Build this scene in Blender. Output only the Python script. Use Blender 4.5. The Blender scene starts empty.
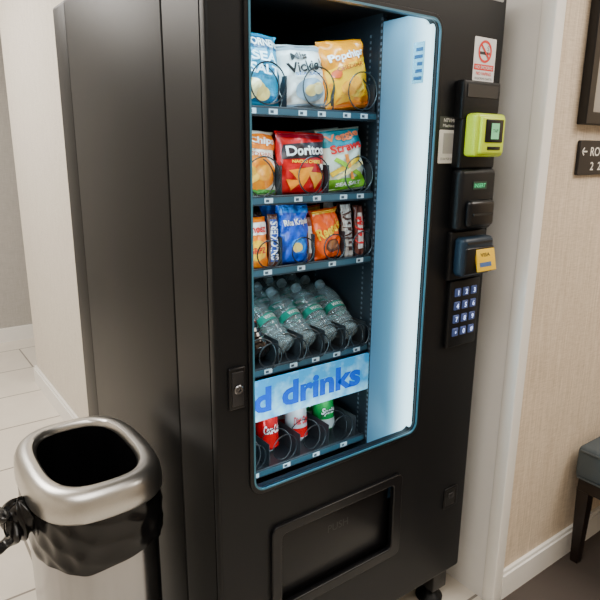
import bpy, math, random
from math import sin,cos,pi,radians
from mathutils import Vector,Matrix,Euler
random.seed(3)
SC=bpy.context.scene; COL=SC.collection
# ---------------------------------------------------------------- materials
_m={}
def M(col,rough=.5,metal=0.,emit=0.,bump=0.,scale=200.,var=.06,spec=.5,coat=0.,alpha=1.):
    k=(tuple(col),rough,metal,emit,bump,scale,var,spec,coat,alpha)
    if k in _m: return _m[k]
    m=bpy.data.materials.new('mat'); m.use_nodes=True; nt=m.node_tree; b=nt.nodes['Principled BSDF']
    tc=nt.nodes.new('ShaderNodeTexCoord'); n=nt.nodes.new('ShaderNodeTexNoise'); n.inputs['Scale'].default_value=scale; n.inputs['Detail'].default_value=3
    nt.links.new(tc.outputs['Object'],n.inputs['Vector'])
    mx=nt.nodes.new('ShaderNodeMix'); mx.data_type='RGBA'
    mx.inputs[6].default_value=(*[c*(1-var) for c in col],1); mx.inputs[7].default_value=(*[min(1,c*(1+var)) for c in col],1)
    nt.links.new(n.outputs['Fac'],mx.inputs[0]); nt.links.new(mx.outputs[2],b.inputs['Base Color'])
    b.inputs['Roughness'].default_value=rough; b.inputs['Metallic'].default_value=metal
    b.inputs['Specular IOR Level'].default_value=spec; b.inputs['Coat Weight'].default_value=coat; b.inputs['Alpha'].default_value=alpha
    if emit>0:
        b.inputs['Emission Color'].default_value=(*col,1); b.inputs['Emission Strength'].default_value=emit
    if bump>0:
        bp=nt.nodes.new('ShaderNodeBump'); bp.inputs['Strength'].default_value=bump; bp.inputs['Distance'].default_value=.002
        nt.links.new(n.outputs['Fac'],bp.inputs['Height']); nt.links.new(bp.outputs['Normal'],b.inputs['Normal'])
    _m[k]=m; return m
def wallpaper(c1,c2):
    m=bpy.data.materials.new('wallpaper'); m.use_nodes=True; nt=m.node_tree; b=nt.nodes['Principled BSDF']
    tc=nt.nodes.new('ShaderNodeTexCoord')
    def nz(sc,det):
        mp=nt.nodes.new('ShaderNodeMapping'); mp.inputs['Scale'].default_value=sc
        n=nt.nodes.new('ShaderNodeTexNoise'); n.inputs['Scale'].default_value=1; n.inputs['Detail'].default_value=det
        nt.links.new(tc.outputs['Object'],mp.inputs['Vector']); nt.links.new(mp.outputs['Vector'],n.inputs['Vector']); return n
    a=nz((380,380,10),3); h=nz((30,30,420),3)
    ad=nt.nodes.new('ShaderNodeMath'); ad.operation='MULTIPLY_ADD'; ad.inputs[1].default_value=1.4; nt.links.new(a.outputs['Fac'],ad.inputs[0]); nt.links.new(h.outputs['Fac'],ad.inputs[2])
    mr=nt.nodes.new('ShaderNodeMapRange'); mr.inputs[1].default_value=.85; mr.inputs[2].default_value=1.55; nt.links.new(ad.outputs[0],mr.inputs[0])
    mx=nt.nodes.new('ShaderNodeMix'); mx.data_type='RGBA'; mx.inputs[6].default_value=(*c1,1); mx.inputs[7].default_value=(*c2,1)
    nt.links.new(mr.outputs[0],mx.inputs[0]); nt.links.new(mx.outputs[2],b.inputs['Base Color']); b.inputs['Roughness'].default_value=.7
    bp=nt.nodes.new('ShaderNodeBump'); bp.inputs['Strength'].default_value=.15; bp.inputs['Distance'].default_value=.001
    nt.links.new(mr.outputs[0],bp.inputs['Height']); nt.links.new(bp.outputs['Normal'],b.inputs['Normal']); return m
def tilemat():
    m=bpy.data.materials.new('floor_tile'); m.use_nodes=True; nt=m.node_tree; b=nt.nodes['Principled BSDF']
    tc=nt.nodes.new('ShaderNodeTexCoord'); br=nt.nodes.new('ShaderNodeTexBrick')
    mp=nt.nodes.new('ShaderNodeMapping'); mp.inputs['Location'].default_value=(.1,.22,0)
    nt.links.new(tc.outputs['Object'],mp.inputs['Vector']); nt.links.new(mp.outputs['Vector'],br.inputs['Vector'])
    br.offset=.5; br.inputs['Scale'].default_value=1; br.inputs['Brick Width'].default_value=.9; br.inputs['Row Height'].default_value=.45
    br.inputs['Mortar Size'].default_value=.005; br.inputs['Mortar Smooth'].default_value=.1
    n=nt.nodes.new('ShaderNodeTexNoise'); n.inputs['Scale'].default_value=6; n.inputs['Detail'].default_value=6
    nt.links.new(tc.outputs['Object'],n.inputs['Vector'])
    mx=nt.nodes.new('ShaderNodeMix'); mx.data_type='RGBA'; mx.inputs[6].default_value=(.64,.58,.50,1); mx.inputs[7].default_value=(.78,.73,.65,1)
    nt.links.new(n.outputs['Fac'],mx.inputs[0]); nt.links.new(mx.outputs[2],br.inputs['Color1']); nt.links.new(mx.outputs[2],br.inputs['Color2'])
    br.inputs['Mortar'].default_value=(.24,.21,.18,1)
    nt.links.new(br.outputs['Color'],b.inputs['Base Color']); b.inputs['Roughness'].default_value=.28; return m
def banner_mat():
    m=bpy.data.materials.new('ice_banner'); m.use_nodes=True; nt=m.node_tree; b=nt.nodes['Principled BSDF']
    tc=nt.nodes.new('ShaderNodeTexCoord'); n=nt.nodes.new('ShaderNodeTexNoise'); n.inputs['Scale'].default_value=24; n.inputs['Detail'].default_value=6
    sp=nt.nodes.new('ShaderNodeSeparateXYZ'); nt.links.new(tc.outputs['Object'],n.inputs['Vector']); nt.links.new(tc.outputs['Object'],sp.inputs[0])
    a=nt.nodes.new('ShaderNodeMapRange'); a.inputs[1].default_value=-.07; a.inputs[2].default_value=.06; nt.links.new(sp.outputs['Z'],a.inputs[0])
    n2=nt.nodes.new('ShaderNodeMath'); n2.operation='MULTIPLY_ADD'; n2.inputs[1].default_value=1.8; n2.inputs[2].default_value=-.4; nt.links.new(n.outputs['Fac'],n2.inputs[0])
    ad=nt.nodes.new('ShaderNodeMath'); ad.operation='MULTIPLY_ADD'; ad.inputs[1].default_value=.55; nt.links.new(a.outputs[0],ad.inputs[0]); nt.links.new(n2.outputs[0],ad.inputs[2])
    cr=nt.nodes.new('ShaderNodeValToRGB'); cr.color_ramp.elements[0].position=.35; cr.color_ramp.elements[0].color=(.30,.70,.90,1); cr.color_ramp.elements[1].position=1.; cr.color_ramp.elements[1].color=(.02,.30,.62,1)
    nt.links.new(ad.outputs[0],cr.inputs[0]); nt.links.new(cr.outputs[0],b.inputs['Base Color']); nt.links.new(cr.outputs[0],b.inputs['Emission Color']); b.inputs['Emission Strength'].default_value=.28; b.inputs['Roughness'].default_value=.6; b.inputs['Specular IOR Level'].default_value=.1
    return m
def painted_glow_mat():
    # lamp falloff painted into the emission: bright door side, fading towards the shelves
    m=bpy.data.materials.new('painted_glow'); m.use_nodes=True; nt=m.node_tree; b=nt.nodes['Principled BSDF']
    tc=nt.nodes.new('ShaderNodeTexCoord'); sp=nt.nodes.new('ShaderNodeSeparateXYZ'); nt.links.new(tc.outputs['Object'],sp.inputs[0])
    a=nt.nodes.new('ShaderNodeMapRange'); a.interpolation_type='SMOOTHSTEP'; a.inputs[1].default_value=.110; a.inputs[2].default_value=-.060; nt.links.new(sp.outputs['Y'],a.inputs[0])
    cr=nt.nodes.new('ShaderNodeValToRGB'); e=cr.color_ramp.elements; e[0].position=0; e[0].color=(.015,.10,.22,1); e[1].position=1; e[1].color=(.55,.88,1,1)
    q=e.new(.45); q.color=(.07,.30,.50,1)
    q=e.new(.70); q.color=(.22,.58,.82,1)
    nt.links.new(a.outputs[0],cr.inputs[0]); nt.links.new(cr.outputs[0],b.inputs['Emission Color'])
    b.inputs['Base Color'].default_value=(.07,.12,.15,1)
    p=nt.nodes.new('ShaderNodeMath'); p.operation='POWER'; p.inputs[1].default_value=4.; nt.links.new(a.outputs[0],p.inputs[0])
    s=nt.nodes.new('ShaderNodeMath'); s.operation='MULTIPLY_ADD'; s.inputs[1].default_value=2.2; s.inputs[2].default_value=.75; nt.links.new(p.outputs[0],s.inputs[0])
    nt.links.new(s.outputs[0],b.inputs['Emission Strength']); b.inputs['Roughness'].default_value=.5; b.inputs['Specular IOR Level'].default_value=.2
    return m
def brushed(c1,c2,rough):
    m=bpy.data.materials.new('brushed_steel'); m.use_nodes=True; nt=m.node_tree; b=nt.nodes['Principled BSDF']
    tc=nt.nodes.new('ShaderNodeTexCoord'); mp=nt.nodes.new('ShaderNodeMapping'); mp.inputs['Scale'].default_value=(14,14,.4)
    n=nt.nodes.new('ShaderNodeTexNoise'); n.inputs['Scale'].default_value=1; n.inputs['Detail'].default_value=6
    nt.links.new(tc.outputs['Object'],mp.inputs['Vector']); nt.links.new(mp.outputs['Vector'],n.inputs['Vector'])
    mx=nt.nodes.new('ShaderNodeMix'); mx.data_type='RGBA'; mx.inputs[6].default_value=(*c1,1); mx.inputs[7].default_value=(*c2,1)
    nt.links.new(n.outputs['Fac'],mx.inputs[0]); nt.links.new(mx.outputs[2],b.inputs['Base Color'])
    b.inputs['Metallic'].default_value=1; b.inputs['Roughness'].default_value=rough; return m
BLK=M((.0050,.0055,.0066),.42,bump=.08,scale=600,var=.1,spec=.22)
BLKG=M((.004,.004,.005),.28,spec=.3)
BLKI=M((.012,.015,.02),.5)
CHROME=M((.7,.7,.7),.15,1.)
WHITE=M((.8,.8,.8),.5)
# ---------------------------------------------------------------- mesh builder
class MB:
    def __init__(s): s.v=[];s.f=[];s.mi=[];s.mats=[]
    def mat(s,m):
        if m not in s.mats: s.mats.append(m)
        return s.mats.index(m)
    def add(s,vs,fs,m,T=None):
        o=len(s.v); i=s.mat(m)
        for p in vs:
            p=Vector(p)
            if T is not None: p=T@p
            s.v.append(p)
        for f in fs: s.f.append([a+o for a in f]); s.mi.append(i)
    def box(s,x0,x1,y0,y1,z0,z1,m,T=None,bev=0.):
        if bev<=0:
            vs=[(x,y,z) for z in(z0,z1) for y in(y0,y1) for x in(x0,x1)]
            s.add(vs,[(0,2,3,1),(4,5,7,6),(0,1,5,4),(2,6,7,3),(0,4,6,2),(1,3,7,5)],m,T); return
        import bmesh
        bm=bmesh.new(); bmesh.ops.create_cube(bm,size=1)
        for q in bm.verts: q.co=Vector(((x0+x1)/2+q.co.x*(x1-x0),(y0+y1)/2+q.co.y*(y1-y0),(z0+z1)/2+q.co.z*(z1-z0)))
        bmesh.ops.bevel(bm,geom=list(bm.edges),offset=bev,segments=3,affect='EDGES',profile=.5)
        bm.verts.index_update()
        s.add([q.co.copy() for q in bm.verts],[[q.index for q in f.verts] for f in bm.faces],m,T); bm.free()
    def grid(s,fn,nu,nv,m,T=None,wrap=False,flip=False):
        vs=[fn(i/nu,j/nv) for j in range(nv+1) for i in range(nu if wrap else nu+1)]
        w=nu if wrap else nu+1; fs=[]
        for j in range(nv):
            for i in range(nu):
                a=j*w+i; b=j*w+((i+1)%w if wrap else i+1)
                q=(a,b,b+w,a+w); fs.append(q[::-1] if flip else q)
        s.add(vs,fs,m,T)
    def lathe(s,prof,n,m,T=None,cap=True):
        vs=[];fs=[]
        for r,z in prof:
            for i in range(n): vs.append((r*cos(2*pi*i/n),r*sin(2*pi*i/n),z))
        for j in range(len(prof)-1):
            for i in range(n):
                k=(i+1)%n; fs.append((j*n+i,j*n+k,(j+1)*n+k,(j+1)*n+i))
        if cap:
            fs.append(tuple(range(n))[::-1]); fs.append(tuple((len(prof)-1)*n+i for i in range(n)))
        s.add(vs,fs,m,T)
    def tube(s,pts,r,n,m,T=None):
        pts=[Vector(p) for p in pts]; vs=[];fs=[]; up=Vector((0,0,1)); prev=None
        for i,p in enumerate(pts):
            t=(pts[min(i+1,len(pts)-1)]-pts[max(i-1,0)]).normalized()
            if prev is None:
                a=up if abs(t.dot(up))<.9 else Vector((1,0,0)); nn=(a-t*a.dot(t)).normalized()
            else: nn=(prev-t*prev.dot(t)).normalized()
            prev=nn; bb=t.cross(nn)
            for k in range(n): vs.append(p+nn*r*cos(2*pi*k/n)+bb*r*sin(2*pi*k/n))
        for i in range(len(pts)-1):
            for k in range(n):
                q=(k+1)%n; fs.append((i*n+k,i*n+q,(i+1)*n+q,(i+1)*n+k))
        fs.append(tuple(range(n))[::-1]); fs.append(tuple((len(pts)-1)*n+i for i in range(n)))
        s.add(vs,fs,m,T)
    def raw(s,me,m,fn):
        s.add([fn(q.co) for q in me.vertices],[list(p.vertices) for p in me.polygons],m)
    def build(s,name,parent=None,origin=(0,0,0),label=None,cat=None,group=None,kind=None,rot=None,angle=35,loc=None):
        o3=Vector(origin); me=bpy.data.meshes.new(name)
        me.from_pydata([tuple(q-o3) for q in s.v],[],s.f)
        for m in s.mats: me.materials.append(m)
        for p,i in zip(me.polygons,s.mi): p.material_index=i; p.use_smooth=True
        me.set_sharp_from_angle(angle=radians(angle)); me.update()
        o=bpy.data.objects.new(name,me); COL.objects.link(o)
        o.location=o3 if loc is None else loc
        if parent is not None:
            o.parent=parent; o.location=o.location-Vector(parent['wo'])
        o['wo']=tuple(o3) if loc is None else tuple(loc)
        if rot: o.rotation_euler=rot
        tag(o,label,cat,group,kind); return o
def tag(o,label=None,cat=None,group=None,kind=None):
    if label:o['label']=label
    if cat:o['category']=cat
    if group:o['group']=group
    if kind:o['kind']=kind
def empty(name,loc,label,cat,group=None):
    o=bpy.data.objects.new(name,None); COL.objects.link(o); o.location=loc; o['wo']=tuple(loc); o.empty_display_size=.1
    tag(o,label,cat,group); return o
def child(mb,name,par):
    o=mb.build(name,loc=(0,0,0)); o.parent=par; return o
def curve_mesh(cu):
    ob=bpy.data.objects.new('tmp',cu); COL.objects.link(ob); dg=bpy.context.evaluated_depsgraph_get(); dg.update()
    me=bpy.data.meshes.new_from_object(ob.evaluated_get(dg)); bpy.data.objects.remove(ob); return me
_t={}
def text2d(s,bold=.0,shear=0.,spacing=1.):
    k=(s,bold,shear,spacing)
    if k in _t: return _t[k]
    cu=bpy.data.curves.new('t','FONT'); cu.body=s; cu.size=1; cu.offset=bold; cu.shear=shear; cu.align_x='CENTER'; cu.align_y='CENTER'; cu.space_character=spacing; cu.resolution_u=3
    me=curve_mesh(cu); xs=[q.co.x for q in me.vertices]; ys=[q.co.y for q in me.vertices]
    cx=(min(xs)+max(xs))/2; cy=(min(ys)+max(ys))/2; W=max(xs)-min(xs); H=max(ys)-min(ys)
    r=([(q.co.x-cx,q.co.y-cy) for q in me.vertices],[list(p.vertices) for p in me.polygons],W,H); _t[k]=r; return r
def put_text(mb,s,m,fn,width=None,height=None,bold=.0,shear=0.,rot=0.,cx=0,cy=0,spacing=1.):
    vs,fs,W,H=text2d(s,bold,shear,spacing)
    sx=width/W if width else height/H; sy=height/H if height else sx
    c,n=cos(rot),sin(rot)
    mb.add([fn(cx+x*sx*c-y*sy*n,cy+x*sx*n+y*sy*c) for x,y in vs],fs,m)
def wallfn(x,z,y):
    return lambda a,b:(x+a,y,z+b)
def rrect(x0,x1,z0,z1,r,n=6):
    p=[]
    for cx,cz,a0 in((x1-r,z0+r,-pi/2),(x1-r,z1-r,0),(x0+r,z1-r,pi/2),(x0+r,z0+r,pi)):
        for i in range(n+1):
            a=a0+pi/2*i/n; p.append((cx+r*cos(a),cz+r*sin(a)))
    return p
def plate(mb,outer,holes,y0,y1,m,bev=.0):
    cu=bpy.data.curves.new('p','CURVE'); cu.dimensions='2D'; cu.fill_mode='BOTH'; cu.extrude=(y1-y0)/2-bev; cu.bevel_depth=bev; cu.bevel_resolution=2; cu.offset=-bev
    for k,o in enumerate([outer]+holes):
        if k>0:o=o[::-1]
        sp=cu.splines.new('POLY'); sp.points.add(len(o)-1)
        for i,(x,z) in enumerate(o): sp.points[i].co=(x,z,0,1)
        sp.use_cyclic_u=True
    me=curve_mesh(cu); ym=(y0+y1)/2
    mb.raw(me,m,lambda c:(c.x,ym-c.z,c.y))
# ---------------------------------------------------------------- room
WP=wallpaper((.50,.40,.29),(.76,.64,.50)); WPL=wallpaper((.58,.53,.46),(.77,.72,.64))
PAINT=M((.76,.75,.73),.45,scale=30,var=.03); TRIM=M((.86,.845,.81),.35,scale=30,var=.02)
def sbox(name,b,m,bev=0.):
    mb=MB(); mb.box(*b,m,bev=bev); return mb.build(name,kind='structure',origin=((b[0]+b[1])/2,(b[2]+b[3])/2,b[4]))
sbox('floor',(-1.8,3.5,-2.5,4.95,-.1,0),tilemat())
sbox('ceiling',(-1.9,3.6,-2.6,4.95,2.6,2.7),M((.8,.78,.74),.8,scale=20))
sbox('wall_right',(1.53,3.5,.955,1.10,0,2.6),WP)
sbox('wall_alcove',(1.49,1.53,.985,2.07,0,2.6),PAINT)
sbox('wall_back',(.72,1.53,2.07,2.2,0,2.6),WPL)
sbox('wall_corridor',(.72,.84,2.2,3.85,0,2.6),WPL)
sbox('wall_far',(-1.8,3.5,4.85,4.95,0,2.6),wallpaper((.38,.36,.33),(.50,.48,.45)))
sbox('wall_left',(-1.9,-1.8,-2.5,4.95,0,2.6),WPL)
sbox('wall_front',(-1.8,3.5,-2.6,-2.5,0,2.6),WPL)
sbox('wall_side',(3.5,3.6,-2.5,.955,0,2.6),WP)
sbox('trim_1',(1.487,1.532,.940,.985,0,2.6),TRIM,.004)
def baseb(name,x0,x1,y0,y1,side):
    mb=MB()
    if side=='y': mb.box(x0,x1,y0,y1,0,.095,TRIM); mb.box(x0,x1,y0+.006,y1,.095,.11,TRIM,bev=.002)
    else: mb.box(x0,x1,y0,y1,0,.095,TRIM); mb.box(x0+.006,x1,y0,y1,.095,.11,TRIM,bev=.002)
    mb.build(name,kind='structure',origin=(x0,y0,0))
baseb('baseboard_right',1.532,3.5,.938,.955,'y')
baseb('baseboard_corridor',.700,.72,2.07,3.867,'x')
baseb('baseboard_far',-1.8,3.5,4.833,4.85,'y')
baseb('baseboard_back',.72,1.49,2.053,2.07,'y')
mb=MB(); mb.box(1.50,3.5,-2.5,.938,0,.006,M((.070,.055,.047),.95,bump=.8,scale=500,var=.35)); mb.build('carpet',label='dark brown low pile carpet along the beige wall',cat='carpet',origin=(2.5,-.8,0))
# ---------------------------------------------------------------- vending machine
X0,X1,YF,YD,YB,ZT=.532,1.402,1.027,1.215,2.026,1.885
VM=empty('vending_machine',(.967,1.53,0),'tall black glass-front snack and drink vending machine, lit inside','vending machine')
def part(mb,name,origin,label=None,parent=None,**k): return mb.build(name,parent=parent or VM,origin=origin,label=label,**k)
mb=MB()
plate(mb,rrect(X0,X1,.10,ZT,.012,3),[rrect(.592,1.165,.50,1.82,.01,2)],YD+.008,1.90,BLK,.003)
plate(mb,rrect(X0,X1,.10,ZT,.012,3),[],1.90,YB,BLK,.003)
part(mb,'cabinet',(.967,1.6,.1),'matte black steel cabinet')
GX0,GX1,GZ0,GZ1=.620,1.150,.706,1.770
mb=MB()
plate(mb,rrect(X0,X1,.15,ZT,.012,4),[rrect(GX0,GX1,GZ0,GZ1,.03,6),rrect(.672,1.10,.337,.585,.015,4)],YF,YF+.026,BLK,.006)
plate(mb,rrect(X0,X1,.15,ZT,.012,4),[rrect(.600,1.163,.50,1.82,.03,6)],YF+.026,YD,BLK,.0)
door=part(mb,'door',(X0,1.1,.15),'textured black door with rounded glass window')
def dpart(mb,name,origin,label=None): return mb.build(name,parent=door,origin=origin,label=label)
mb=MB(); plate(mb,rrect(GX0-.010,GX1+.010,GZ0-.010,GZ1+.010,.036,8),[rrect(GX0+.003,GX1-.003,GZ0+.003,GZ1-.003,.027,8)],YF-.006,YF+.004,BLKG,.002)
plate(mb,rrect(GX0-.001,GX1+.001,GZ0-.001,GZ1+.001,.03,8),[rrect(GX0+.003,GX1-.003,GZ0+.003,GZ1-.003,.027,8)],YF-.0075,YF-.004,M((.04,.16,.24),.3),0)  # blue ring paints in the glow from inside along the gasket edge
dpart(mb,'window_trim',(.889,YF,1.24),'glossy black window gasket with interior glow painted as blue edge')
mb=MB(); plate(mb,rrect(.666,1.106,.330,.592,.02,4),[rrect(.695,1.072,.360,.565,.012,4)],YF-.010,YF+.006,BLKG,.003)
dpart(mb,'flap_frame',(.886,YF,.46))
mb=MB(); mb.box(.694,1.073,YF+.014,YF+.025,.359,.566,BLKG,bev=.003)
put_text(mb,'PUSH',M((.008,.008,.009),.4),wallfn(.89,.50,YF+.0135),height=.022,bold=.01)
dpart(mb,'delivery_flap',(.886,YF+.02,.46),'dark delivery flap reading PUSH')
mb=MB(); mb.box(.560,.600,YF-.007,YF+.002,.925,1.02,BLKG,bev=.003)
mb.box(.566,.594,YF-.010,YF-.006,.934,1.011,M((.03,.03,.033),.35,.6),bev=.0015)
R=Matrix.Translation((.58,YF-.009,.972))@Matrix.Rotation(pi/2,4,'X')
mb.lathe([(.011,0),(.011,.004),(.009,.006),(.005,.006),(.005,.003)],24,M((.22,.22,.23),.25,1.),R)
dpart(mb,'lock',(.58,YF,.972),'recessed T-handle lock with chrome cylinder')
mb=MB(); plate(mb,rrect(1.300,1.362,.392,.462,.007,3),[rrect(1.309,1.353,.401,.453,.005,3)],YF-.004,YF+.001,BLKG,.0015)
mb.box(1.309,1.353,YF-.002,YF+.001,.401,.453,M((.003,.003,.003),.6)); mb.box(1.319,1.343,YF-.006,YF-.002,.425,.443,M((.012,.012,.014),.3),bev=.002)
dpart(mb,'coin_return',(1.333,YF,.425))
# interior light panels
mb=MB(); PM=painted_glow_mat()
mb.box(1.1375,1.1475,YF+.010,YF+.030,.716,1.760,PM); mb.box(1.1375,1.1475,YF+.030,1.205,.58,1.79,PM)
dpart(mb,'light_panel',(1.143,1.1,1.24),'glowing pale blue-white light panel')
mb=MB(); mb.box(.602,.610,YF+.06,YF+.11,.60,1.76,M((.50,.84,1.),.4,emit=20.0),bev=.003)  # unseen glowing strip, added to light the products from the left
dpart(mb,'fill_strip',(.606,1.11,1.24),'unseen cool white strip added to light the products')
mb=MB(); mb.box(1.1355,1.1375,YF+.030,YF+.066,1.63,1.725,M((.16,.42,.55),.5))
for i in range(5): mb.box(1.135,1.1355,YF+.034,YF+.061-.005*(i%3),1.638+i*.0165,1.646+i*.0165,M((.005,.07,.18),.5))
dpart(mb,'sticker',(1.136,1.08,1.67),'small pale blue instruction sticker')
mb=MB(); mb.box(1.145,1.150,1.2055,1.225,.60,1.80,BLKI)
mb.box(1.139,1.146,1.2055,1.219,.60,1.80,M((.02,.024,.03),.4,.3))
for i in range(80): mb.box(1.1385,1.139,1.209,1.215,.61+i*.015,.617+i*.015,M((.07,.09,.11),.4))
part(mb,'shelf_post',(1.146,1.2,1.2),'black perforated shelf post')
mb=MB(); mb.box(.594,1.163,1.885,1.898,.502,1.818,BLKI); mb.box(.594,.600,1.23,1.885,.502,1.818,BLKI); mb.box(1.157,1.163,1.23,1.885,.502,1.818,M((.03,.04,.05),.3,.4))
for i in range(76): 
    for yy in(1.27,1.50): mb.box(1.1565,1.157,yy,yy+.006,.60+i*.0155,.607+i*.0155,M((.10,.13,.15),.4))
part(mb,'interior_liner',(.88,1.6,.56),'black inner liner')
for x in(.60,1.355):
    for y in(1.10,1.95):
        mb=MB(); z1=.152 if y<1.3 else .102
        mb.box(x-.03,x+.035,y-.04,y+.04,.05,z1,BLKG,bev=.004); mb.lathe([(.014,.012),(.014,.05)],16,BLKG,Matrix.Translation((x,y,0)))
        mb.lathe([(.045,0),(.045,.006),(.035,.016),(.016,.03)],24,BLK,Matrix.Translation((x,y,0)))
        part(mb,'leg',(x,y,0))
# shelves
RAIL=M((.03,.04,.05),.3,.3); TAG=M((.60,.70,.76),.5); TAGD=M((.04,.06,.08),.5); COILM=M((.014,.016,.018),.3,.3)
SH=[1.5625,1.3525,1.173,.906,.610]
slots=[[1.068,.925,.778],[1.064,.914,.764],[1.10,1.000,.895,.79],[1.10,1.024,.948,.872,.790],[1.06,.955,.85,.745]]
hw=[.075,.075,.05,.038,.053]
for k,z in enumerate(SH):
    mb=MB(); XL,XR=.604,1.142
    mb.box(XL,XR,1.232,1.82,z-.004,z,BLKI)
    mb.box(XL,XR,1.226,1.232,z-.018,z+.006,RAIL,bev=.0015)
    mb.box(XL,XR,1.2245,1.2262,z-.013,z+.001,M((.03,.08,.11),.3))
    for s in slots[k]+[slots[k][-1]-2*hw[k]]:
        xx=s+hw[k]
        if xx<XR+.01 and xx>XL: mb.box(min(xx,XR)-.0015,min(xx,XR),1.232,1.80,z,z+(.078 if k<3 else .07),M((.02,.022,.025),.35))
    sh=part(mb,'shelf',(.87,1.232,z),'black tray shelf with price rail')
    for s in slots[k]:
        for dx in((-.03,.03) if k<2 else (0,)):
            t=MB(); t.box(s+dx-.012,s+dx+.012,1.2232,1.2245,z-.012,z+.000,TAG)
            t.box(s+dx-.009,s+dx+.001,1.2228,1.2232,z-.010,z-.003,TAGD)
            t.build('price_tag',parent=sh,origin=(s+dx,1.2235,z))
    for s in slots[k]:
        r=[.046,.046,.034,.033,.038][k]; cz=z+r+.008; y0=[1.192,1.192,1.209,1.206,1.226][k]
        t=MB(); n=28
        pts=[(s+r*cos(-pi/2+2*pi*i/n),y0+.012*i/n,cz+r*sin(-pi/2+2*pi*i/n)) for i in range(n)]
        pts+=[(s+r*cos(-pi/2+2*pi*i/n),y0+.012+.082*i/n,cz+r*sin(-pi/2+2*pi*i/n)) for i in range(n*4+1)]
        t.tube(pts,.0018 if k<4 else .0015,7,COILM)
        t.build('coil',parent=sh,origin=(s,y0,cz))
# banner
mb=MB()
plate(mb,rrect(.606,1.140,.770,.884,.004,2),[],1.212,1.219,banner_mat(),.001)
put_text(mb,'cold drinks',M((.0,.08,.58),.6,emit=.22,spec=.05),wallfn(.853,.828,1.2115),width=.508,height=.072,bold=.04)
part(mb,'banner',(.873,1.215,.83),'icy sky-blue strip reading cold drinks')
# stickers and payment devices
def label_plate(name,x0,x1,z0,z1,base,items,label,y=YF,th=.001):
    mb=MB(); plate(mb,rrect(x0,x1,z0,z1,.003,2),[],y-th,y,base,0)
    for it in items: it(mb,y-th-.0004)
    return dpart(mb,name,((x0+x1)/2,y,(z0+z1)/2),label)
REDI=M((.75,.03,.02),.5); DK=M((.02,.02,.02),.5)
def disc(mb,x,z,y,r0,r1,m,n=32):
    vs=[];fs=[]
    for i in range(n):
        a=2*pi*i/n; vs+= [(x+r0*cos(a),y,z+r0*sin(a)),(x+r1*cos(a),y,z+r1*sin(a))]
    for i in range(n):
        j=(i+1)%n; fs.append((2*i,2*j,2*j+1,2*i+1))
    mb.add(vs,fs,m)
def bar(mb,x,z,y,l,h,rot,m):
    T=Matrix.Translation((x,y,z))@Matrix.Rotation(rot,4,'Y'); mb.box(-l/2,l/2,-.0002,.0002,-h/2,h/2,m,T)
def nosmoke(mb,y):
    x,z=1.326,1.715
    bar(mb,x-.003,z-.004,y,.034,.007,0,DK); bar(mb,x+.018,z-.004,y,.005,.007,0,REDI)
    put_text(mb,'S',DK,wallfn(x+.012,z+.008,y),height=.012)
    disc(mb,x,z,y-.0004,.021,.027,REDI); bar(mb,x,z,y-.0008,.046,.005,pi/4,REDI)
    bar(mb,x,1.677,y,.078,.014,0,REDI); put_text(mb,'NO SMOKING',WHITE,wallfn(x,1.677,y-.0005),width=.068,height=.008,bold=.01)
    put_text(mb,'NO VAPING',REDI,wallfn(x,1.662,y-.0005),width=.06,height=.008,bold=.01)
    put_text(mb,'OR ELECTRONIC CIGARETTES',DK,wallfn(x,1.650,y-.0005),width=.07,height=.005)
label_plate('sticker',1.284,1.370,1.642,1.748,WHITE,[nosmoke],'white and red no smoking sticker')
LT=M((.65,.64,.62),.5)
def machno(mb,y):
    put_text(mb,'NTVM02',LT,wallfn(1.212,1.543,y),width=.05,height=.009,bold=.01)
    put_text(mb,'Machine #',LT,wallfn(1.212,1.530,y),width=.055,height=.008)
label_plate('sticker',1.172,1.254,1.522,1.552,M((.03,.03,.03),.5),[machno],'small black number sticker')
def feed(mb,y):
    put_text(mb,'SCAN FOR SUPPORT',DK,wallfn(1.215,1.449,y),width=.065,height=.006)
    bar(mb,1.215,1.487,y,.052,.050,0,M((.38,.37,.36),.6))
label_plate('sticker',1.174,1.257,1.438,1.520,M((.72,.70,.66),.5),[feed],'pale square support sticker')
label_plate('badge',1.325,1.385,1.838,1.856,M((.35,.35,.36),.3,.6),[],'small silver badge')
mb=MB(); mb.box(1.222,1.368,YF-.028,YF,1.545,1.640,BLK,bev=.005)
mb.box(1.235,1.355,YF-.030,YF-.027,1.60,1.630,M((.02,.02,.022),.35)); mb.box(1.225,1.365,YF-.03,YF,1.425,1.548,BLK,bev=.005)
dpart(mb,'validator_panel',(1.295,YF,1.55))
mb=MB(); YEL=M((.50,.66,.01),.35)
mb.box(1.232,1.345,YF-.070,YF-.028,1.455,1.560,YEL,bev=.010)
mb.box(1.240,1.330,YF-.080,YF-.066,1.462,1.552,M((.60,.78,.02),.35),bev=.006)
cr=dpart(mb,'card_reader',(1.29,YF-.05,1.5),'lime yellow contactless card reader')
mb=MB(); mb.box(1.250,1.318,YF-.083,YF-.079,1.490,1.545,BLKG,bev=.002); mb.box(1.270,1.300,YF-.0840,YF-.0825,1.498,1.536,M((.15,.5,.25),.3,emit=.6))
put_text(mb,'TAP',DK,wallfn(1.285,1.518,YF-.0845),width=.02)
mb.build('screen',parent=cr,origin=(1.285,YF-.08,1.52))
mb=MB(); mb.box(1.262,1.312,YF-.0825,YF-.079,1.472,1.480,BLKG,bev=.001); mb.build('card_slot',parent=cr,origin=(1.285,YF-.08,1.476))
mb=MB(); mb.box(1.224,1.368,YF-.040,YF,1.265,1.425,BLK,bev=.014); mb.box(1.245,1.350,YF-.058,YF-.036,1.275,1.345,BLKG,bev=.012)
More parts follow.
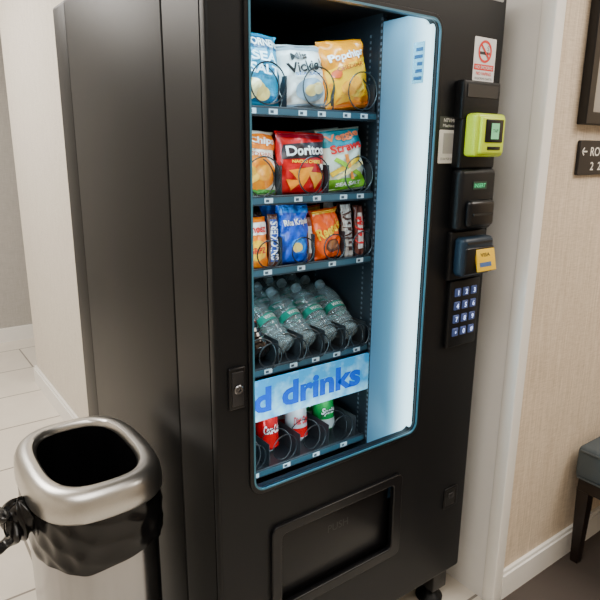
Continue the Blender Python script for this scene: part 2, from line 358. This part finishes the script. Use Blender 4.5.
mb.box(1.258,1.337,YF-.0605,YF-.056,1.305,1.311,M((.003,.003,.003),.6)); mb.box(1.27,1.325,YF-.042,YF-.039,1.372,1.392,M((.01,.05,.03),.4))
put_text(mb,'INSERT',M((.05,.6,.25),.4,emit=.6),wallfn(1.297,1.382,YF-.0425),width=.045,bold=.01)
dpart(mb,'bill_acceptor',(1.297,YF,1.34),'black bill acceptor with green lettering')
mb=MB(); BL=M((.008,.020,.036),.4,spec=.3)
mb.box(1.228,1.372,YF-.018,YF,1.128,1.262,BLK,bev=.006); mb.box(1.236,1.364,YF-.055,YF-.016,1.143,1.248,BL,bev=.014)
mb.box(1.243,1.358,YF-.060,YF-.050,1.150,1.222,BLKG,bev=.005)
# angled yellow front
T=Matrix.Translation((1.318,YF-.064,1.186))@Matrix.Rotation(-.22,4,'X')
mb.box(-.038,.038,-.003,.004,-.030,.030,M((.80,.50,.01),.4),T,bev=.0015)
put_text(mb,'VISA',DK,lambda a,b:T@Vector((a-.004,-.0036,b+.014)),width=.040,height=.010,bold=.02)
mb.box(-.030,.018,-.0036,-.003,-.018,-.006,M((.05,.12,.3),.4),T)
mb.box(1.25,1.35,YF-.057,YF-.054,1.231,1.236,M((.003,.003,.003),.6))
dpart(mb,'coin_mechanism',(1.3,YF,1.195),'dark blue-black card slot housing with yellow front')
mb=MB(); mb.box(1.244,1.368,YF-.016,YF,.932,1.126,BLK,bev=.006)
kp=dpart(mb,'keypad',(1.306,YF,1.03),'black selection keypad with glowing blue keys')
keys=['1','2','3','4','5','6','7','8','9','*','0','#']
KM=M((.03,.05,.14),.35,emit=.55); KT=M((.45,.58,1.),.4,emit=1.8)
for i,c in enumerate(keys):
    x=1.272+.034*(i%3); z=1.092-.038*(i//3)
    mb=MB(); mb.box(x-.012,x+.012,YF-.020,YF-.014,z-.012,z+.012,KM,bev=.0028)
    put_text(mb,c,KT,wallfn(x,z,YF-.0205),height=.014 if c!='*' else .007,bold=.02)
    mb.build('key',parent=kp,origin=(x,YF-.018,z))
# ---------------------------------------------------------------- products
def snack_bag(label,x,z,w,h,T,base,decals,y=1.258,lean=-.10,seed=0,group='snack bags on the vending shelf',name='snack_bag',cat='snack bag',rough=.32,tilt=0,crink=1.6,turn=0):
    rd=random.Random(seed); ph=[rd.uniform(0,6) for _ in range(10)]; CT=.22
    def nar(v): vv=2*v/h-1; return 1-.06*(1-vv**4)
    def yf(u,v,s=-1):
        uu=min(1,abs(2*u/w)); vs_=2*v/h-1; vv=min(1,abs(vs_)); un=2*u/w
        e=max(0,1-uu**2.2)**.55*max(0,1-vv**2.8)**.6
        wr=.0038*sin(un*6+ph[0]+2*sin(vs_*3+ph[1]))*(vv**2)+.0026*sin(vs_*9+ph[2]+2*un)*(uu**2)
        wr+=.0022*(1-abs(sin(vs_*4+un*5+ph[3])))+.0014*sin(vs_*11-un*7+ph[4])*sin(un*4+ph[5])+.0018*(1-abs(sin(vs_*5-un*3.5+ph[6])))
        cr=.0012*sin(v*1400) if vv>.88 else 0
        return s*T*e+wr*crink*(1 if vv<.9 else .5)+cr
    mb=MB(); B=M(base,rough,coat=CT)
    nu,nv=30,40
    mb.grid(lambda a,b:((a-.5)*w*nar(b*h),yf((a-.5)*w,b*h,-1),b*h),nu,nv,B)
    mb.grid(lambda a,b:((a-.5)*w*nar(b*h),yf((a-.5)*w,b*h,1)+.001,b*h),nu,nv,B,flip=True)
    eps=.0009
    for d in decals:
        eps+=.0005; e=eps
        F=lambda u,v,e=e:(max(-w*.49,min(w*.49,u*w))*nar(v*h),yf(u*w,v*h)-e,v*h)
        if d[0]=='r':
            _,cx,cz,ww,hh,c=d[:6]
            mb.grid(lambda a,b:F(cx+(a-.5)*ww,cz+(b-.5)*hh),28,14,M(c,rough,coat=CT))
        elif d[0]=='d':
            _,cx,cz,rw,rh,c=d[:6]
            mb.grid(lambda a,b:F(cx+rw*b*cos(2*pi*a),cz+rh*b*sin(2*pi*a)),32,8,M(c,rough,coat=CT),flip=True)
        elif d[0]=='t':
            _,s,cx,cz,ww,hh,c=d[:7]; rot=d[7] if len(d)>7 else 0
            vs,fs,W,H=text2d(s,.03,0); cc,sn=cos(rot),sin(rot)
            pts=[]
            for px,py in vs:
                a=px*ww*w/W; b=py*hh*h/H; a,b=a*cc-b*sn,a*sn+b*cc
                pts.append(F(cx+a/w,cz+b/h,e+.0018))
            mb.add(pts,fs,M(c,rough))
        elif d[0]=='p':
            _,cx,cz,pts,c=d
            vs=[F(cx,cz)]; n=len(pts); rings=6
            dp=[]
            for i in range(n):
                a,b=pts[i],pts[(i+1)%n]
                for q in range(6): dp.append((a[0]+(b[0]-a[0])*q/6,a[1]+(b[1]-a[1])*q/6))
            N=len(dp)
            for rr in range(1,rings+1): vs+=[F(cx+(a-cx)*rr/rings,cz+(b-cz)*rr/rings) for a,b in dp]
            fs=[(0,1+i,1+(i+1)%N) for i in range(N)]
            for rr in range(rings-1):
                o=1+rr*N; fs+=[(o+i,o+N+i,o+N+(i+1)%N,o+(i+1)%N) for i in range(N)]
            mb.add(vs,fs,M(c,rough,coat=CT))
    return mb.build(name,label=label,cat=cat,group=group,loc=(x,y,z+.001+abs(sin(tilt))*w*.35),rot=(lean,tilt,turn),angle=60)
W_=(.85,.87,.85);YLW=(.98,.58,.01);RED=(.65,.005,.01);BLKc=(.01,.01,.01)
def chips(cx,cz,s,c1,c2,seed):
    rd=random.Random(seed); o=[]
    for i in range(5):
        a=rd.uniform(-.18,.18); b=rd.uniform(-.06,.06)
        o.append(('d',cx+a,cz+b,s*rd.uniform(.8,1.1),s*.62*rd.uniform(.8,1.1),c1 if i%2 else c2))
    return o
def chipset(k,y=1.258,seed=0):
    z=SH[0]; g='snack bags on the top shelf'
    if k==0:
        snack_bag('teal blue snack bag reading CORNERS SEA SALT',.776,z,.150,.174,.034,(.0,.24,.40),[('r',0,.84,.96,.16,(.0,.07,.17)),('t','POPCORNERS',-.02,.84,.94,.11,W_),('r',0,.10,.96,.08,(.0,.10,.22))]+chips(-.02,.22,.14,(.80,.56,.18),(.88,.72,.34),1)+[('t','SEA',.12,.64,.54,.13,(.8,.95,1)),('t','SALT',.10,.47,.62,.13,(.8,.95,1))],y=y,seed=seed+1,group=g,tilt=.04,lean=-.16,crink=1.3)
    if k==1:
        snack_bag('cream white kettle chip bag with black lettering',.924,z,.150,.154,.033,(.74,.73,.68),[('r',0,.93,.96,.08,(.30,.36,.40)),('t','Miss',-.14,.80,.36,.11,BLKc,.1),('t',"Vickie's",0,.65,.80,.17,BLKc,.1),('d',.05,.28,.34,.18,(.25,.34,.42)),('r',0,.05,.96,.05,(.20,.26,.32))]+chips(.04,.28,.13,(.80,.58,.20),(.90,.72,.34),2)+[('t','SEA SALT',0,.52,.6,.05,(.1,.2,.4))],y=y,seed=seed+2,group=g,tilt=-.07,turn=.06,crink=1.3)
    if k==2:
        snack_bag('yellow-orange snack bag with chips picture',1.066,z,.154,.174,.035,(.88,.28,.0),[('p',0,.42,[(-.47,.58),(.47,.74),(.47,.20),(-.47,.08)],(.94,.45,.0)),('t','Popchips',-.02,.76,.80,.14,W_,.12),('t','CHEDDAR',0,.61,.6,.06,(.35,.06,.01),.12),('d',-.3,.52,.08,.06,(.7,.1,.02))]+chips(0,.32,.15,(.95,.56,.05),(.80,.30,.01),3)+[('r',0,.06,.96,.06,(.75,.2,.01))],y=y-.004,seed=seed+3,group=g,tilt=-.15,lean=-.06)
for k in range(3):
    chipset(k); chipset(k,1.348,10)
def chips2(k,y=1.258,seed=0):
    z=SH[1]; g='snack bags on the second shelf'
    if k==0:
        snack_bag('white and orange snack bag with crisps picture',.764,z,.150,.160,.032,(.82,.76,.66),[('r',0,.82,.96,.24,(.85,.20,.0)),('t','SunChips',0,.82,.86,.14,W_),('d',.02,.34,.44,.26,(.85,.24,.0)),('r',0,.06,.96,.07,(.10,.35,.06))]+chips(.02,.34,.16,(.94,.48,.05),(.80,.30,.02),4)+[('t','CHEDDAR',0,.62,.66,.06,(.5,.1,.02))],y=y,seed=seed+21,group=g,tilt=.05,lean=-.14)
    if k==1:
        snack_bag('red tortilla chip bag reading Doritos',.914,z,.156,.158,.034,(.58,.001,.004),[('r',0,.93,.96,.08,(.22,.0,.01)),('p',0,.68,[(-.46,.55),(-.42,.78),(.0,.82),(.46,.86),(.44,.64),(.1,.58)],(.02,.01,.015)),('t','Doritos',0,.70,.78,.16,W_,.06),('t','NACHO CHEESE',0,.52,.6,.05,YLW),('p',-.1,.3,[(-.36,.38),(.12,.44),(-.06,.12)],(.94,.30,.005)),('p',.18,.26,[(0,.36),(.42,.34),(.20,.08)],(.95,.40,.01)),('p',-.2,.2,[(-.40,.24),(-.1,.22),(-.28,.06)],(.90,.24,.005)),('d',.34,.44,.07,.05,(.9,.85,.8))],y=y,seed=seed+22,group=g,tilt=.03,lean=-.08,crink=1.0)
    if k==2:
        snack_bag('white, green and teal vegetable straw snack bag',1.064,z,.148,.168,.034,(.72,.82,.72),[('r',0,.84,.96,.26,(.0,.28,.38)),('t','Veggie',-.02,.86,.76,.14,(1,.26,.10),.12),('t','Straws',.02,.70,.74,.14,(.70,.01,.01),.12),('r',0,.12,.96,.18,(.16,.48,.01)),('p',-.1,.36,[(-.40,.32),(-.36,.25),(.34,.48),(.30,.55)],(.96,.60,.02)),('p',.0,.34,[(-.32,.50),(-.26,.55),(.40,.22),(.34,.16)],(.30,.58,.02)),('p',.02,.40,[(-.08,.58),(.0,.58),(.12,.18),(.04,.18)],(.94,.28,.02)),('p',.1,.4,[(-.30,.24),(-.26,.2),(.40,.40),(.38,.45)],(.9,.76,.30)),('t','SEA SALT',0,.12,.6,.06,W_)],y=y,seed=seed+23,group=g,tilt=-.10,turn=-.06,crink=1.3)
for k in range(3):
    chips2(k); chips2(k,1.348,10)
g3='candy packs on the third shelf'
for yy in(1.252,1.327):
    s=int(yy*1000); C=dict(group=g3,name='candy_pack',cat='candy')
    snack_bag('orange and white cracker snack pack',.768,SH[2],.084,.130,.022,(.92,.21,.0),[('r',0,.78,.94,.24,(.9,.85,.8)),('t','Cheez',0,.78,.8,.15,(.7,.03,.02)),('d',0,.36,.38,.2,(.96,.50,.01)),('t','GRIPZ',0,.36,.6,.12,(.6,.03,.02))],y=yy,seed=s,crink=.9,**C)
    snack_bag('brown peanut bar standing upright',.822,SH[2],.030,.135,.010,(.09,.025,.012),[('r',0,.5,.7,.8,(.01,.06,.35)),('t','SNICKERS',0,.5,3.3,.18,(.8,.85,.95),pi/2)],y=yy-.005,seed=s+1,crink=.6,tilt=.04,**C)
    snack_bag('crumpled blue cereal treat bag with white lettering',.888,SH[2],.100,.158,.026,(.0,.065,.54),[('r',0,.90,.94,.12,(.0,.18,.70)),('t','Rice Krispies',0,.68,.84,.13,W_,.1),('d',.06,.30,.26,.13,(.0,.20,.74)),('d',-.02,.27,.16,.08,(.90,.68,.20))],y=yy,seed=s+2,tilt=.05,crink=1.7,**C)
    snack_bag('dark brown candy bar standing upright beside blue bag',.947,SH[2],.026,.120,.008,(.16,.04,.02),[('r',0,.5,.6,.6,(.7,.65,.6))],y=yy-.002,seed=s+6,crink=.6,tilt=-.05,**C)
    snack_bag('orange peanut butter cup pack',1.008,SH[2],.096,.138,.023,(.92,.10,.0),[('t',"Reese's",0,.60,.90,.24,YLW,.3),('d',.06,.26,.26,.13,(.10,.03,.015)),('d',.06,.28,.19,.09,(.34,.12,.04)),('r',0,.94,.94,.06,(.8,.4,.02))],y=yy,seed=s+3,tilt=-.08,crink=1.2,**C)
    snack_bag('silver and brown chocolate bar standing upright',1.078,SH[2],.036,.148,.009,(.62,.60,.58),[('t',"HERSHEY'S",0,.5,3.1,.45,(.08,.03,.02),pi/2)],y=yy-.005,seed=s+4,crink=.6,tilt=-.03,**C)
    snack_bag('dark brown and red candy bar standing upright',1.119,SH[2],.034,.145,.010,(.12,.03,.02),[('r',0,.5,.6,.7,(.65,.6,.58)),('t',"KitKat",0,.5,2.4,.45,RED,pi/2)],y=yy-.005,seed=s+5,crink=.6,**C)
# bottles
PET=M((.58,.74,.82),.05,alpha=.26,coat=1.,var=.3,scale=90,spec=.9)
def bottle(x,y,z,kind,label,tilt=-.95,roll=0):
    b=empty('drink_bottle',(x,y,z),label,'bottle','bottles on the fourth shelf')
    body=[(.018,.0),(.030,.003),(.0355,.012),(.0315,.020),(.0355,.029),(.0315,.037),(.0355,.046),(.0315,.054),(.0355,.063),(.0315,.071),(.0355,.080),(.0330,.084),(.0330,.108),(.0355,.113),(.0315,.122),(.0350,.132),(.0310,.141),(.0325,.150),(.024,.170),(.015,.188),(.0125,.194),(.0125,.200)]
    mb=MB(); mb.lathe(body,28,PET if kind=='w' else M((.015,.008,.006),.1,coat=1.)); child(mb,'bottle_body',b)
    mb=MB(); mb.lathe([(.0337,.085),(.0337,.107)],28,M((.02,.36,.26) if kind=='w' else (.35,.01,.01),.3),cap=False)
    vs,fs,W,H=text2d('WATER' if kind=='w' else 'Cola',.03)
    R=.0344; mb.add([(R*sin((px*.045/W)/R),-R*cos((px*.045/W)/R),.096+py*.012/H) for px,py in vs],fs,M(W_,.4))
    child(mb,'bottle_label',b)
    mb=MB(); mb.lathe([(.0145,.196),(.0150,.198),(.0150,.210),(.0135,.213)],20,M((.35,.45,.5),.4) if kind=='w' else M(RED,.4)); child(mb,'bottle_cap',b)
    b.rotation_euler=(tilt,0,roll); return b
for i,x in enumerate(slots[3]):
    for j in range(4):
        if i<4: bottle(x,1.262+.078*j,SH[3]+.031,'w','clear ribbed water bottle with small green label, tilted back',roll=.10*(i-2)+.1)
        else: bottle(x,1.262+.078*j,SH[3]+.031,'c','dark cola bottle with red label, tilted back')
# cans
def can(x,y,z,base,txt,tc,label,band=None):
    b=empty('soda_can',(x,y,z),label,'can','soda cans on the bottom shelf')
    mb=MB(); R=.0345
    mb.lathe([(.026,.003),(R,.012),(R,.105),(R,.108)],32,M(base,.25,.4,coat=.6),cap=False)
    if band: mb.lathe([(R+.0002,.014),(R+.0002,.044)],32,M(band,.25,.4),cap=False)
    vs,fs,W,H=text2d(txt,.03,.3); R2=R+.0006
    mb.add([(R2*sin((px*.056/W)/R2),-R2*cos((px*.056/W)/R2),.068+py*.026/H) for px,py in vs],fs,M(tc,.35))
    child(mb,'can_body',b)
    mb=MB(); mb.lathe([(R,.108),(.0265,.118),(.0275,.1205),(.0262,.1205),(.025,.116)],32,CHROME); child(mb,'can_lid',b)
    mb=MB(); mb.lathe([(.022,0),(.026,.0),(.026,.003),(.02,.008)],32,CHROME); child(mb,'can_base',b)
    b.rotation_euler=(-.10,0,0)
    return b
for j in range(3):
    y=1.322+.078*j; z=SH[4]+.004
    can(.85,y,z,(.85,.004,.008),'Coca-Cola',W_,'red cola can with white script')
    can(.955,y,z,(.75,.77,.79),'Diet Coke',RED,'silver diet cola can with red script',(.8,.005,.01))
    can(1.06,y,z,(.01,.40,.07),'Sprite',W_,'green lemon-lime soda can',(.70,.75,.73))
# ---------------------------------------------------------------- trash can
TC=Vector((.339,1.345,0)); HA,HB=.148,.205; ZO=.012
def se(t,off,z,e=2.9):
    c,s=cos(t),sin(t); return (TC.x+(HA+off)*math.copysign(abs(c)**(2/e),c),TC.y+(HB+off)*math.copysign(abs(s)**(2/e),s),z)
tc=empty('trash_can',(TC.x,TC.y,0),'brushed stainless steel open-top trash can with wide rim','trash can')
def ring(mb,prof,m,n=128,sub=1):
    mb.grid(lambda a,b:se(2*pi*a,*prof[int(round(b*(len(prof)-1)))]),n,len(prof)-1,m,wrap=True)
mb=MB(); ring(mb,[(-.02,.03),(-.010,.03),(-.010,.70),(-.016,.72)],brushed((.30,.30,.31),(.50,.50,.51),.22)); mb.build('can_body',parent=tc,origin=(TC.x,TC.y,0),label='brushed stainless steel body')
mb=MB(); ring(mb,[(-.06,.002),(-.006,.002),(-.004,.01),(-.004,.03),(-.012,.034)],BLK); mb.build('base',parent=tc,origin=(TC.x,TC.y,0))
mb=MB(); ring(mb,[(o,z+ZO) for o,z in[(-.006,.680),(.001,.681),(.005,.687),(.005,.702),(.003,.722),(-.003,.736),(-.011,.744),(-.021,.748),(-.031,.749),(-.039,.747),(-.044,.741),(-.046,.730),(-.046,.700)]],M((.56,.55,.53),.32,1.,bump=.04,scale=300)); mb.build('rim',parent=tc,origin=(TC.x,TC.y,.69),label='broad rounded satin steel rim')
BAG=M((.0025,.0025,.003),.27,coat=.15,spec=.35)
rd=random.Random(5); P=[rd.uniform(0,6) for _ in range(10)]
def skirt(a,b):
    t=2*pi*a; drop=.118+.014*sin(t+P[0])+.006*sin(5*t+P[1])+.002*sin(13*t)
    off=-.006+.003*b+.003*sin(pi*b)+.0018*sin(13*t+P[2]+4*b)*b+.0020*(1-abs(sin(9*b-5*t+P[8])))+.0016*(1-abs(sin(5*b+7*t+P[9])))*b+.0010*sin(19*t-6*b)
    return se(t,off+.002,.702-drop*b)
mb=MB(); mb.grid(skirt,320,32,BAG,wrap=True,flip=True)
mb.grid(lambda a,b:se(2*pi*a,-.048-.004*sin(14*2*pi*a+P[4])*min(1,3*b)-.01*b,.745-.55*b),160,12,BAG,wrap=True)
mb.add([se(2*pi*i/80,-.055,.20) for i in range(80)],[tuple(range(80))],BAG)
K=Vector((TC.x-HA-.020,TC.y-.05,.664))
def knot(a,b):
    t=2*pi*a; p=pi*b; r=1+.16*sin(5*t+4*b+P[5])+.12*sin(9*t-6*b+P[6])
    return (K.x+.036*r*sin(p)*cos(t)*1.0,K.y+.038*r*sin(p)*sin(t),K.z+.048*cos(p)*(1+.1*sin(3*t)))
mb.grid(knot,56,24,BAG,wrap=True)
FILM=M((.006,.006,.007),.25,alpha=.9,coat=.2)
def loop(a,b):
    t=2*pi*a; q=2*pi*b
    R0=.030; w=.017*(1+.25*sin(3*t+P[7]))
    cxx=K.x-.040+R0*cos(t)*.9+w*cos(q)*cos(t)*.6; czz=K.z-.004+R0*1.3*sin(t)+w*cos(q)*sin(t)*.6
    return (cxx,K.y-.015+w*1.5*sin(q)+.006*sin(4*t),czz)
mb.grid(loop,60,14,FILM,wrap=True)
mb.build('trash_bag',origin=(TC.x,TC.y,.6),label='black plastic bag lining the steel trash can, knotted outside',cat='trash bag',angle=60)
# ---------------------------------------------------------------- right wall things
fr=empty('picture_frame',(1.96,.955,1.545),'black framed picture hanging on beige wall','picture')
mb=MB(); plate(mb,rrect(1.667,2.26,1.545,2.35,.003,2),[rrect(1.702,2.225,1.58,2.315,.002,2)],.925,.953,M((.008,.007,.007),.3,spec=.3),.003); mb.build('frame',parent=fr,origin=(1.96,.955,1.545))
mb=MB(); mb.box(1.700,2.227,.940,.952,1.578,2.317,M((.30,.27,.23),.6)); mb.box(1.77,2.157,.938,.94,1.66,2.24,M((.15,.10,.07),.6,scale=8,var=.6)); mb.build('picture_panel',parent=fr,origin=(1.96,.955,1.6))
sx=.020
mb=MB(); plate(mb,rrect(1.668+sx,1.92+sx,1.402,1.502,.006,3),[],.944,.954,M((.010,.009,.010),.35,spec=.3),.002); SG=M((.75,.73,.68),.5)
put_text(mb,'ROOMS',SG,wallfn(1.795+sx,1.470,.9435),height=.026,width=.135,bold=.01)
put_text(mb,'2  2',SG,wallfn(1.765+sx,1.428,.9435),height=.024,width=.06,bold=.01)
bar(mb,1.694+sx,1.470,.9433,.028,.004,0,SG); bar(mb,1.686+sx,1.475,.9433,.016,.004,-pi/4,SG); bar(mb,1.686+sx,1.465,.9433,.016,.004,pi/4,SG)
mb.build('room_sign',origin=(1.79+sx,.954,1.45),label='black room direction sign with arrow on beige wall',cat='sign')
bn=empty('bench',(2.2,.70,.006),'upholstered dark grey bench with dark wooden legs beside the wall','bench')
mb=MB(); mb.box(1.885,2.60,.46,.932,.345,.475,M((.050,.065,.075),.75,bump=.3,scale=300),bev=.022)
for z in(.36,.462): mb.tube([(1.905,.453,z),(2.58,.453,z)],.004,8,M((.04,.05,.055),.6)); mb.tube([(1.882,.48,z),(1.882,.915,z)],.004,8,M((.04,.05,.055),.6))
mb.build('seat',parent=bn,origin=(2.2,.7,.345),label='dark blue-grey padded seat')
DW=M((.010,.006,.005),.35,spec=.35)
mb=MB(); mb.box(1.90,2.585,.475,.92,.30,.346,DW,bev=.004); mb.build('apron',parent=bn,origin=(2.2,.7,.3))
for x in(1.925,2.56):
    for y in(.50,.90):
        mb=MB(); vs=[]
        for z,h in((.006,.014),(.31,.022)): vs+=[(x-h,y-h,z),(x+h,y-h,z),(x+h,y+h,z),(x-h,y+h,z)]
        mb.add(vs,[(3,2,1,0),(4,5,6,7),(0,1,5,4),(1,2,6,5),(2,3,7,6),(3,0,4,7)],DW); mb.build('leg',parent=bn,origin=(x,y,.006),label='dark wooden leg')
# ---------------------------------------------------------------- lights
def area(loc,size,power,col,rot=(0,0,0)):
    l=bpy.data.lights.new('lamp','AREA'); l.shape='RECTANGLE'; l.size,l.size_y=size; l.energy=power; l.color=col
    o=bpy.data.objects.new('lamp',l); COL.objects.link(o); o.location=loc; o.rotation_euler=rot
area((2.4,-.2,2.57),(1.2,1.2),60,(1,.91,.80)); area((0,.2,2.57),(1.4,1.4),38,(1,.95,.88)); area((-.3,3.3,2.57),(1.0,1.6),78,(1,.94,.86))
area((.88,1.13,1.80),(.45,.05),3.6,(.55,.83,1.))  # added fill under the window top, no fixture there
area((.92,1.12,.70),(.36,.04),.7,(.70,.90,1.),(pi/2.3,0,0))  # added fill to brighten the cans below the banner, no fixture
wd=bpy.data.worlds.new('w'); SC.world=wd; wd.use_nodes=True; wd.node_tree.nodes['Background'].inputs[0].default_value=(1,.93,.85,1); wd.node_tree.nodes['Background'].inputs[1].default_value=.3
# ---------------------------------------------------------------- camera
cd=bpy.data.cameras.new('camera'); cam=bpy.data.objects.new('camera',cd); COL.objects.link(cam); SC.camera=cam
cd.sensor_width=36; cd.lens=586/600*36; cd.clip_start=.02
up=Vector((.1401,.2064,.9684)); rx=Vector((.8095,-.5871,.0081)); bk=-Vector((.5702,.7828,-.2493))
bk.normalize(); rx=(rx-bk*rx.dot(bk)).normalized(); up=bk.cross(rx)
mt=Matrix((rx,up,bk)).transposed().to_4x4(); mt.translation=(0,0,1.47); cam.matrix_world=mt
for o in bpy.data.objects:
    if 'wo' in o: del o['wo']
